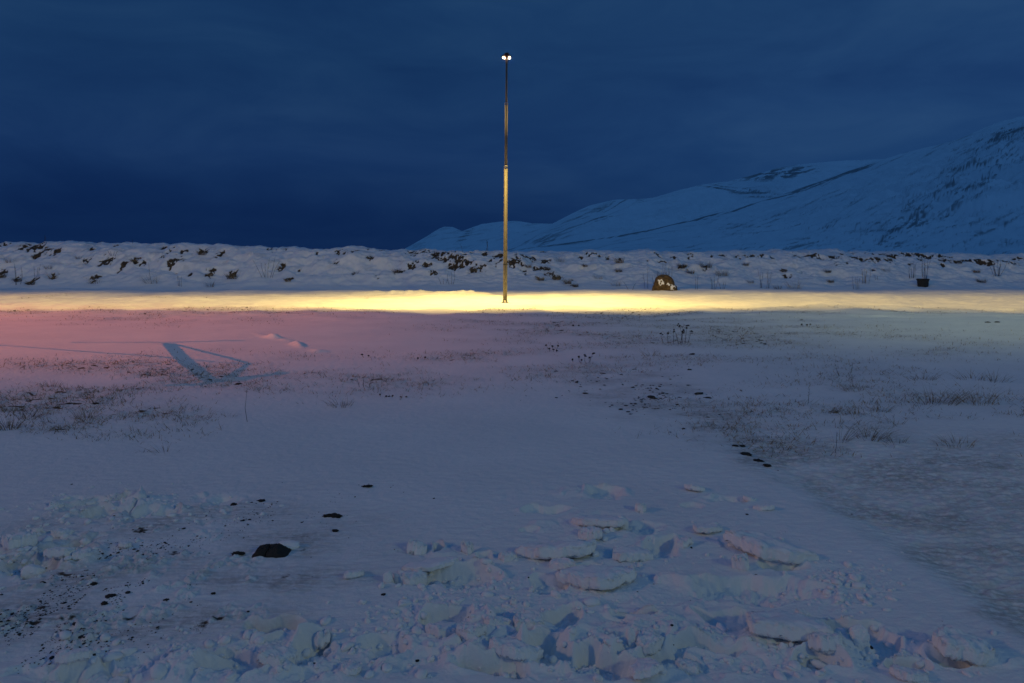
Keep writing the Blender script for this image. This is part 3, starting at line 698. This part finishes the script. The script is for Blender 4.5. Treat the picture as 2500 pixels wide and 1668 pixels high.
# --- crumbs and gravel nobody could count
def scatter(name, pts, sizes, mat, seed, flat=.6, sub=1):
    r = np.random.default_rng(seed); VV = []; FF = []; off = 0; base = [facet((1, 1, flat), seed + k, sub, 7, 10, .12) for k in range(9)]
    zz = ground_h(pts[:, 0], pts[:, 1])
    for i in range(len(pts)):
        V, F = base[r.integers(9)]; V = rotz(V * sizes[i] * np.array([r.uniform(.8, 1.5), 1, r.uniform(.6, 1.1)]), r.uniform(0, 6.28))
        VV.append(V + np.array([pts[i, 0], pts[i, 1], zz[i] + sizes[i] * .15])); FF.append(F + off); off += len(V)
    o = mesh_obj(name, np.concatenate(VV), np.concatenate(FF), mat, None, (0, 0, 0), sub > 1); tag(o, kind='stuff'); return o
def cloud(cx, cy, hw, hh, n, seed, ang=0):
    r = np.random.default_rng(seed); a = r.normal(size=(n, 2)) * np.array([hw, hh]) * .5
    c, s = math.cos(ang), math.sin(ang); a = np.stack([a[:, 0] * c - a[:, 1] * s, a[:, 0] * s + a[:, 1] * c], 1) + np.array([cx, cy])
    a = a[(a[:, 1] > 700)]; d = FPX * CAM_H / (a[:, 1] - HOR); return np.stack([(a[:, 0] - 1250) / FPX * d, d], 1)
cr = np.concatenate([cloud(1250, 1480, 420, 90, 110, 1), cloud(1300, 1610, 560, 60, 130, 2), cloud(2060, 1440, 140, 70, 130, 3), cloud(1600, 1330, 300, 90, 70, 4),
                     cloud(300, 1240, 280, 50, 190, 5), cloud(90, 1350, 200, 90, 130, 6), cloud(2000, 1600, 420, 70, 200, 7), cloud(500, 1610, 420, 70, 160, 8), cloud(1120, 1420, 180, 50, 100, 9), cloud(1000, 1540, 160, 60, 80, 10)])
scatter('snow_crumbs', cr, np.random.default_rng(5).gamma(1.5, .0042, len(cr)) + .003, M_CHUNK, 31, .8, 2)
g1 = np.concatenate([cloud(1570, 965, 150, 60, 260, 21, .12), cloud(1500, 935, 200, 26, 70, 22, -.1), cloud(1640, 985, 130, 50, 80, 23)])
g1 = g1[fbm(g1[:, 0] * 1.9, g1[:, 1] * 1.9, 2, 77) > -.10]
scatter('gravel', g1, np.random.default_rng(6).gamma(1.5, .0055, len(g1)) + .004, M_GRAVEL, 41, .28)
g2 = np.concatenate([cloud(160, 1470, 330, 120, 2600, 24, -.15), cloud(330, 1340, 420, 40, 900, 25, -.2), cloud(650, 1250, 330, 40, 500, 26, -.12), cloud(90, 1560, 240, 90, 900, 28)])
g2 = g2[fbm(g2[:, 0] * 4.2, g2[:, 1] * 3.2, 3, 79) > .06]
scatter('gravel', g2, np.random.default_rng(7).gamma(1.1, .0016, len(g2)) + .0008, M_GRAVEL, 43, .4)
g3 = cloud(1250, 1450, 1300, 300, 90, 29); scatter('gravel', g3, np.random.default_rng(8).gamma(1.2, .0022, len(g3)) + .0015, M_GRAVEL, 45, .5)

# --- dark stones and clods one can point at: (px, py, w, h, label)
ST = [(818,1296,16,9,'small black stone on smooth snow right of and behind the big dark rock'),
 (801,1259,22,9,'black clod at the right end of the row of dark specks'),(818,1262,32,8,'flat black clod touching the row of dark specks'),
 (570,1227,20,7,'black clod behind the broken snow at the left, left one of the pair'),(636,1222,16,6,'black clod behind the broken snow at the left, right one of the pair'),
 (578,1359,30,7,'flat black crumb just left of the big dark rock'),(252,1479,16,11,'brown stone lying on the grey ice at the lower left'),
 (224,1431,20,8,'black clod on the grey ice behind the brown stone'),(266,1462,26,7,'flat black clod beside the brown stone'),(518,1458,11,6,'lone black pebble on the snow slope below the big dark rock'),
 (102,1429,11,6,'black pebble on the grey ice near the left edge'),(138,1617,10,7,'black pebble behind the lone oval snow slab'),
 (895,1190,22,4,'thin black sliver of soil far out on the smooth middle snow'),(1059,1220,5,4,'single tiny black pebble alone on the smooth middle snow'),
 (1732,972,13,5,'larger black stone at the right end of the dark gravel patch'),(1691,866,12,5,'dark stone on pale snow below the tall weed'),
 (1683,903,10,4,'dark flat stone behind the gravel patch'),(1797,1087,18,6,'dark sliver of turf, upper left of the five in the grey hollow'),(1814,1086,14,6,'dark sliver of turf, upper right of the five in the grey hollow'),
 (1824,1109,26,5,'dark sliver of turf, middle one of the five in the grey hollow'),(1855,1122,24,7,'wedge shaped dark sliver of turf in the grey hollow'),(1878,1134,18,8,'dark sliver of turf nearest the camera in the grey hollow'),
 (2413,787,12,4,'small dark stone on the right edge below the yellow road, left one of two'),(2437,787,12,4,'small dark stone on the right edge below the yellow road, right one of two'),(1958,777,7,3,'small dark stone just below the yellow road right of the lamp post')]
for i, (px, py, wp, hp, lab) in enumerate(ST):
    x, y = gp(px, py + hp / 2); W = wp / FPX * y; Hh = max(hp / FPX * y, W * .28)
    V, F = facet((W * .56, W * .36, Hh * .50), 1500 + i, 4, 10, 12, .26)
    o = mesh_obj('stone', V, F, M_ROCK, None, (x, y + W * .3, gz(x, y + W * .3) + Hh * .12)); tag(o, lab, 'stone', 'dark stones and clods lying on the snow')

# --- big dark rock in the foreground, split by a crack
x, y = gp(655, 1362); W = 98 / FPX * y
uu, vv = np.meshgrid(np.linspace(-1, 1, 90), np.linspace(-1, 1, 50))
pr = np.interp(uu, [-1, -.86, -.66, -.45, -.12, -.05, .28, .42, .7, .9, 1], [-.2, .22, .78, .96, .86, .90, 1.02, .92, .56, .34, -.2])
hz = pr * np.sqrt(np.clip(1 - np.abs(vv) ** 2.2, 0, 1)) ** .9
hz = hz - .55 * np.exp(-((uu + .09 + .05 * np.sin(vv * 5)) / .022) ** 2) * (hz > .1)
hz = hz + .10 * fbm(uu * 3, vv * 2, 4, 611) * (hz > .05) + .04 * fbm(uu * 11, vv * 8, 3, 612)
V = np.stack([uu * W * .5, vv * W * .30, hz * .052 - .012], -1).reshape(-1, 3)
o = mesh_obj('rock', V, grid_faces(*uu.shape), M_ROCK, None, (x, y + W * .22, gz(x, y)))
tag(o, 'black low rock split by a crack, sunk in the foreground snow', 'rock')
V, F = facet((W * .30, W * .22, .018), 641, 4, 9, 10, .06)
o = mesh_obj('snow_drift', V, F, M_CHUNK, None, (x + W * .30, y + W * .62, gz(x, y) + .006)); tag(o, 'small snow drift heaped behind the split black rock', 'snow drift')

# --- boulder and tub at the far side of the road
def boulder_mat():
    m, t, p = new_mat('boulder'); co = t.n('ShaderNodeTexCoord').outputs['Object']
    c = t.ramp(t.noise(co, 6, 7, .7), [(.35, (.045, .028, .012)), (.65, (.16, .10, .04))])
    t.l(c, p.inputs['Base Color']); p.inputs['Roughness'].default_value = .9
    b = t.n('ShaderNodeBump'); b.inputs['Strength'].default_value = .9; b.inputs['Distance'].default_value = .06
    t.l(t.noise(co, 8, 7, .7), b.inputs['Height']); t.l(b.outputs[0], p.inputs['Normal']); return m
bx, by = gp(1629, 713.5)
B = empty('boulder', (bx, by + .5, 0), 'brown boulder with white snow patches at the far edge of the yellow road', 'boulder')
V, F = ICO[5][0].copy(), ICO[5][1]
V = np.sign(V) * np.abs(V) ** np.array([.86, .9, .92]); V *= (1 + .07 * fbm(V[:, 0] * 1.6 + 4, V[:, 2] * 1.6 + V[:, 1], 4, 711, .6))[:, None]
V = V * np.array([.58, .48, .80]); V[:, 0] += .08 * np.clip(V[:, 2], 0, 1)  * -1
V[:, 0] *= 1 + .10 * (V[:, 2] < .25)
mesh_obj('stone_body', V, F, boulder_mat(), B, (0, 0, .06))
def cap_on(V, F, c, r, seed):
    n = np.linalg.norm(V, axis=1)[:, None]; d = V / n; c = np.array(c) / np.linalg.norm(c)
    ang = np.arccos(np.clip(d @ c, -1, 1)) + .22 * fbm(d[:, 0] * 6 + seed, d[:, 2] * 6, 4, seed, .6)
    keep = ang < r; k = keep[F].all(1); f = F[k]; ids = np.unique(f); mp = -np.ones(len(V), int); mp[ids] = np.arange(len(ids))
    return V[ids] * 1.0 + d[ids] * .028, mp[f].astype(np.int32)
for c, r, s in (((-.42, -.66, .62), .25, 1), ((.48, -.80, .28), .28, 2), ((.12, -.80, .48), .15, 3)):
    v, f = cap_on(V, F, c, r, s)
    if len(f): mesh_obj('snow_patch', v, f, M_CHUNK, B, (0, 0, .06))
tx, ty = gp(2263, 708)
T = empty('tub', (tx, ty + .35, float(surf(np.array([tx]), np.array([ty + .1]))[0]) - .02), 'black rubber tub standing upright at the foot of the snow bank on the right', 'tub')
V, F = lathe([(.25, 0), (.262, .02), (.298, .42), (.31, .44), (.31, .48), (.285, .48), (.27, .44), (.24, .05), (.02, .045)], 36); V[:, 1] *= .85
mesh_obj('bucket', V, F, M_TUB, T)
V, F = lathe([(.299, .40), (.328, .41), (.332, .455), (.312, .465)], 36); V[:, 1] *= .85; mesh_obj('rim', V, F, M_TUB, T)

# --- plants
def blades(n, spread, length, width, seed, lean=.5, wind=(0, 0), k=4):
    r = np.random.default_rng(seed); VV = []; FF = []; off = 0
    for i in range(n):
        a = r.uniform(0, 6.28); rr = spread * math.sqrt(r.uniform(0, 1)) ; b = np.array([rr * math.cos(a), rr * math.sin(a), -.02])
        L = length * r.uniform(.5, 1.1); dirx = math.cos(a) * lean * r.uniform(.2, 1.2) + wind[0] + r.normal() * .15; diry = math.sin(a) * lean * r.uniform(.2, 1.2) + wind[1] + r.normal() * .15
        bend = r.uniform(.2, 1.1); sd = r.uniform(0, 6.28); sw = np.array([math.cos(sd), math.sin(sd), 0]) * width * .5
        for j in range(k):
            t_ = j / (k - 1); p = b + np.array([dirx * L * (t_ * .5 + t_ * t_ * bend * .5), diry * L * (t_ * .5 + t_ * t_ * bend * .5), L * (t_ - .38 * bend * t_ * t_)])
            f = 1 - .85 * t_; VV.append(p - sw * f); VV.append(p + sw * f)
        for j in range(k - 1): FF.append((off + 2 * j, off + 2 * j + 1, off + 2 * j + 3, off + 2 * j + 2))
        off += 2 * k
    return np.array(VV), np.array(FF, np.int32)
# tufts on the snow banks: crop, x, y (base), size px, label
BT = [(0,1385,205,75,'bushy brown tuft near the crest of the bank, largest on the left half'),(0,1590,365,90,'round brown tuft low on the bank left of the fan of stalks'),
 (0,920,250,55,'brown tuft halfway up the bank, left of the largest crest tuft'),(0,1930,298,50,'brown tuft just right of the fan of stalks'),(0,655,400,95,'tall loose brown tuft near the foot of the bank on the left'),
 (0,370,365,70,'pale bent tuft low on the far left bank'),(0,20,360,60,'dark tuft cut by the left edge of the photo'),(0,1440,345,45,'small tuft left of the round low brown tuft'),
 (0,1970,385,50,'ragged tuft low on the bank below the fan of stalks'),(0,250,222,45,'small tuft under the soil patches at the far left crest'),(0,1030,400,110,'wide faint tuft around the single leaning stalk'),
 (0,335,300,55,'thin pale tuft above the pale bent one on the far left bank'),(0,1440,420,70,'faint wispy tuft at the foot of the bank below the small tuft'),(0,540,230,40,'tiny pale tuft midway up the far left bank'),(0,70,255,60,'slanting pale tuft beside the left edge'),
 (0,215,405,60,'dark low tuft at the foot of the far left bank'),(0,125,385,60,'dark tuft around the stalks at the far left'),
 (830,915,318,65,'brown tuft on the bank just left of the lamp post'),(830,390,325,70,'yellowish tuft low on the bank midway left of the lamp post'),(830,1290,288,55,'tall tuft on the bank right of the lamp post'),
 (830,1370,380,70,'tuft on the spur right of the lamp post, lowest left one'),(830,1420,305,60,'tuft at the top of the spur right of the lamp post'),(830,1480,372,75,'densest tuft in the middle of the spur'),(830,1560,400,75,'tuft toward the tip of the spur'),(830,1610,420,55,'last tuft at the tip of the spur'),
 (830,1505,250,65,'blurry tuft high on the right bank above the spur'),(830,1910,258,85,'brown tuft high on the right bank left of the boulder'),(830,1905,320,60,'small tuft below the brown one left of the boulder'),(830,1890,415,80,'wispy tall tuft at the foot of the bank left of the boulder'),
 (830,1675,285,45,'small tuft midway up the right bank near the spur'),(830,2215,350,90,'wispy tuft behind the boulder'),(830,2335,295,60,'dark tuft high above the right side of the boulder'),(830,1770,370,60,'faint tuft low on the bank between spur and boulder'),
 (1660,180,290,100,'large bushy tuft high on the bank right of the boulder'),(1660,20,293,70,'dark tuft upper left of the large bushy one'),(1660,290,345,110,'long hanging tuft down the bank right of the large bushy one'),(1660,75,330,65,'low tuft below and left of the large bushy one'),(1660,450,277,50,'compact tuft right of the long hanging tuft'),
 (1660,710,318,45,'small tuft on the bank above the pair of tall stalks'),(1660,1010,325,50,'reddish tuft midway up the bank left of the twin stalk clumps'),(1660,1405,315,55,'pale tuft left of the twin stalk clumps'),(1660,780,435,110,'wide faint tuft at the foot of the bank right of the pair of tall stalks'),(1660,670,435,60,'pale upright tuft at the foot of the bank by the pair of tall stalks'),
 (1660,2060,390,70,'drooping dark tuft low on the bank near the right edge'),(1660,1030,390,55,'low tuft below the reddish one'),(1660,1900,262,60,'dark tuft at the crest above the black tub'),(1660,2025,325,55,'tuft below the crest near the right edge'),(1660,485,395,45,'short pale tuft low on the bank left of the pair of tall stalks')]
for i, (x0, cx, cy, sz, lab) in enumerate(BT):
    px, py = x0 + .3574 * cx, 550 + .3574 * cy; hx, hy, hz = bank_hit(px, py); S = .3574 * sz / FPX * hy
    faint = any(k in lab for k in ('faint', 'wispy', 'pale', 'loose', 'blurry'))
    V, F = blades(60 if faint else 110, S * (.42 if faint else .34), S * (.85 if faint else .62), .008 if faint else .013, 2000 + i, 1.0, (-.4, -.1))
    o = mesh_obj('grass_tuft', V, F, M_STRAWDARK if 'dark' in lab else M_STRAW if i % 3 else M_STRAWDARK, None, (hx, hy - .05, hz)); tag(o, lab, 'grass tuft', 'dry grass tufts on the snow bank')
def stalks(n, spread, H, rad, seed, fan=.2, heads=False, side=0):
    r = np.random.default_rng(seed); VV = []; FF = []; off = 0
    def add(p, rd):
        nonlocal off
        V, F = tube(p, rd, 5); VV.extend(V); FF.extend([tuple(q + off for q in f) for f in F]); off += len(V)
    for i in range(n):
        u = (i / max(n - 1, 1) - .5) * 2 if n > 1 else 0
        b = Vector((u * spread + r.normal() * spread * .12, r.normal() * spread * .3, -.04)); h = H * r.uniform(.7, 1.05)
        tip = b + Vector((u * fan * h + r.normal() * .05 * h + side * h, r.normal() * .08 * h, h)); mid = (b + tip) / 2 + Vector((r.normal() * .04 * h, 0, 0))
        add([b, mid, tip], [rad, rad * .8, rad * .45])
        for k in range(r.integers(1, 4)):
            t_ = r.uniform(.45, .95); q = b + (tip - b) * t_; add([q, q + Vector((r.choice([-1, 1]) * h * r.uniform(.04, .12), r.normal() * .03 * h, h * r.uniform(.03, .12)))], [rad * .6, rad * .35])
        if heads:
            for k in range(r.integers(2, 5)):
                q = tip + Vector((r.normal() * .05 * h, r.normal() * .05 * h, r.uniform(-.12, .03) * h)); V, F = facet((rad * 4.2, rad * 4.2, rad * 3), int(seed * 31 + i * 7 + k), 1, 5, 8, .1)
                VV.extend([tuple(v + np.array(q)) for v in V]); FF.extend([tuple(int(a) + off for a in f) for f in F]); off += len(V)
    return np.array(VV), FF
# stalk clumps on the banks: crop, x, base y, height px, half width px, n, fan, label
BS = [(0,1825,360,150,30,6,.45,'fan of dark stalks spreading upward on the left bank'),(0,1040,398,150,4,1,-.2,'single leaning stalk rising from a faint tuft on the left bank'),(0,125,405,140,12,3,.05,'bundle of upright stalks at the far left of the bank'),(0,255,362,95,10,3,.15,'short forked stalk right of the far left bundle'),
 (0,310,122,62,12,2,-.2,'pair of dark stalks poking above the crest at the far left'),(0,910,122,36,3,1,0,'lone thin stalk on the crest above the brown tuft'),(0,1230,415,80,10,3,.1,'faint short stalks at the foot of the left bank'),(0,775,210,40,16,4,.5,'curled dark stalks high on the left bank'),
 (830,760,402,110,16,3,.1,'three upright stalks low on the bank left of the lamp post'),(830,705,400,50,16,3,.4,'short crossed stalks beside the three upright ones'),(830,1003,175,78,6,3,-.1,'dark bushy stalk on the crest just left of the lamp post'),(830,840,180,70,4,1,-.3,'thin leaning stalk on the crest, second left of the lamp post'),
 (830,2115,430,150,40,3,.1,'curved branching twig left of the boulder'),(830,2150,402,70,10,3,.1,'short stalks touching the left side of the boulder'),(830,1985,440,70,14,2,.5,'leaning twig at the foot of the bank left of the boulder'),(830,2235,350,90,30,4,.1,'upright stalks behind the boulder'),
 (1660,110,438,105,6,2,.05,'thin dark stalks just right of the boulder'),(1660,228,436,100,14,4,.2,'small bundle of stalks second right of the boulder'),(1660,552,428,130,8,3,-.12,'left one of the pair of tall stalks on the right bank'),(1660,598,430,140,8,3,.02,'right one of the pair of tall stalks on the right bank'),
 (1660,1205,438,110,16,4,.1,'dark slanting stalks left of the pale brush'),(1660,1262,396,100,22,7,.08,'pale brush of straight stalks on the right bank'),(1660,1340,372,45,8,2,.2,'small twig right of the pale brush'),
 (1660,1585,362,130,22,6,.1,'left one of the twin stalk clumps above the black tub'),(1660,1668,370,140,14,7,.1,'right one of the twin stalk clumps above the black tub'),(1660,2160,348,105,24,9,.35,'fanned weed bush on the bank at the far right'),(1660,290,436,60,14,3,.3,'low leaning stalks between the bundle and the pair of tall ones')]
for i, (x0, cx, cy, hp, wp, n, fan, lab) in enumerate(BS):
    px, py = x0 + .3574 * cx, 550 + .3574 * cy; hx, hy, hz = bank_hit(px, py); H = .3574 * hp / FPX * hy; S = .3574 * wp / FPX * hy
    V, F = stalks(n, S, H, .0095, 3000 + i, fan if n > 1 else 0, False, fan if n == 1 else 0)
    o = mesh_obj('weed_stalks', V, F, M_STRAW if 'pale' in lab else M_STALK, None, (hx, hy - .06, hz)); tag(o, lab, 'weed', 'dry weed stalks on the snow bank')
# weeds on the open snow: px, py, height px, half width px, n, label
GW = [(1668,842,56,10,5,'tallest dark weed with seed heads on the open snow right of the lamp post'),(1638,841,38,18,4,'sparse branching weed just left of the tallest one'),(1432,887,30,10,4,'forked weed with dark heads nearer the camera than the tallest ones'),(1408,886,18,8,2,'short leaning weed left of the forked weed'),
 (893,872,16,4,2,'lone weed head on the pink snow left of the lamp post'),(1028,878,12,6,2,'tiny weed pair on the greyish snow below the lamp post'),(1406,798,9,4,2,'tiny dark weed below the road right of the lamp post'),(1350,860,14,6,3,'tiny weed left of the forked weed'),(1350,852,16,10,3,'small cluster of dark seed heads behind the forked weed'),
 (888,942,40,10,3,'pale thin weed standing among blue flakes at the centre left'),(605,1028,88,2,1,'single very thin tall stem on the left snow'),(2060,920,40,10,2,'thin upright stem on the right snow, left of the tufts'),(2035,1098,64,8,1,'bare curved twig at the near edge of the right tufts'),(1968,800,12,8,3,'small weed on the right near the road'),(960,966,14,30,6,'row of tiny dark heads beside the centre left tuft'),(1975,985,60,4,1,'thin straight stem leaning left among the right tufts')]
for i, (px, py, hp, wp, n, lab) in enumerate(GW):
    x, y = gp(px, py); H = hp / FPX * y; S = wp / FPX * y
    V, F = stalks(n, S, H, .0006 + .0003 * y, 4000 + i, .25, 'thin' not in lab and 'bare' not in lab)
    o = mesh_obj('weed', V, F, M_STALK, None, (x, y, gz(x, y))); tag(o, lab, 'weed', 'dead weeds standing on the open snow')
# tufts on the open snow: px, py, height px, width px, n, label
GT = [(2090,955,26,60,60,'reddish tuft in the middle of the right snow, farthest of the big three'),(2290,985,40,110,110,'left half of the widest tuft on the right snow'),(2385,985,44,90,110,'right half of the widest tuft on the right snow'),(2130,1070,34,90,110,'yellowish tuft nearest the camera on the right snow'),(2190,1078,22,60,60,'dark tuft just right of the yellowish near tuft'),
 (2055,1075,56,60,26,'long leaning grass blades left of the yellowish near tuft'),(2330,1080,26,110,100,'low wide tuft at the near edge of the right snow'),(2150,1005,24,50,50,'small tuft between the widest and the yellowish tuft'),(2075,1015,26,60,36,'loose curved blades left of the small middle tuft'),(1970,988,16,60,30,'sparse flattened blades at the left of the right tufts'),(2180,1035,20,60,50,'reddish small tuft behind the yellowish near tuft'),
 (2260,930,22,50,40,'far thin tuft behind the widest tuft, left one'),(2370,930,26,70,60,'far thin tuft behind the widest tuft, middle one'),(2430,935,26,70,60,'far thin tuft behind the widest tuft, right one'),(2245,930,16,60,40,'far flat tuft on the right snow behind the others'),(1925,968,9,40,26,'flat little tuft alone on the left of the right snow'),(2020,975,10,40,24,'flat little tuft left of the reddish one'),(1900,1000,8,30,20,'faint flat tuft farthest left of the right snow'),
 (828,988,22,70,90,'dark tuft at the centre left with blue snow beside it'),(500,1545,16,60,70,'small brown tuft alone on the slope below the split black rock'),(400,1102,22,60,26,'pale sparse tuft on the smooth left snow'),(350,1100,18,30,20,'faint tuft left of the pale sparse one'),(15,1045,36,70,150,'dark dense tuft touching the left edge'),(70,1020,26,60,110,'dark tuft right of the dense one at the left edge'),(210,1020,26,60,110,'brown tuft at the near end of the left grass patch'),
 (560,1015,14,24,30,'small upright tuft at the right end of the left grass patch'),(125,945,18,50,70,'brown tuft at the far side of the left grass patch'),(370,918,16,60,70,'small tuft left of the blue shadow bar'),(1590,870,20,40,40,'pale tuft near the forked weed'),(1932,818,9,24,30,'small greenish tuft on the right below the road'),(70,1560,8,14,16,'tiny brown tuft on the grey ice near the left edge')]
for i, (px, py, hp, wp, n, lab) in enumerate(GT):
    x, y = gp(px, py); H = hp / FPX * y * 1.1; S = wp / FPX * y * .42
    V, F = blades(n, 1.0, 1.0, 1.0, 5000 + i, .9, (.25, 0))
    # base spread wide and shallow, blades at their own length
    V, F = blades(max(int(n * .65), 10), S, H * 1.35, .0020 + .00042 * y, 5000 + i, 1.7, (.5 if i % 2 else -.4, 0), 6)
    V[:, 1] *= .6
    o = mesh_obj('grass_tuft', V, F, M_STRAWDARK if ('dark' in lab or i % 2) else M_STRAW, None, (x, y, gz(x, y))); tag(o, lab, 'grass tuft', 'dry grass tufts on the open snow')
# short grass poking through the thin snow: nobody could count it
def grass_field(n, seed):
    r = np.random.default_rng(seed); m = n * 9
    Q = r.uniform(752, 1110, m); P = r.uniform(-250, 2750, m); d = FPX * CAM_H / (Q - HOR); x = (P - 1250) / FPX * d
    g = grass_mask(x, d) * (.35 + .9 * (fbm(x * 2.2, d * 2.2, 3, 55) > -.05)); k = r.uniform(0, 1, m) < g * .8
    x, d = x[k][:n], d[k][:n]; N = len(x); z = ground_h(x, d) - .01
    L = r.gamma(4, .009, N) + .015; wd = .0012 + .00036 * d; a = r.uniform(0, 6.28, N); le = r.uniform(.3, 1.7, N); s = r.uniform(0, 6.28, N)
    b = np.stack([x, d, z], 1); sw = np.stack([np.cos(s) * wd, np.sin(s) * wd, np.zeros(N)], 1)
    tip = b + np.stack([np.cos(a) * L * le, np.sin(a) * L * le * .6, L / (1 + .4 * le)], 1)
    V = np.stack([b - sw, b + sw, tip], 1).reshape(-1, 3); F = np.arange(3 * N, dtype=np.int32).reshape(-1, 3)
    return V, F
V, F = grass_field(23000, 61); o = mesh_obj('grass', V, F, M_STRAW); tag(o, kind='stuff')
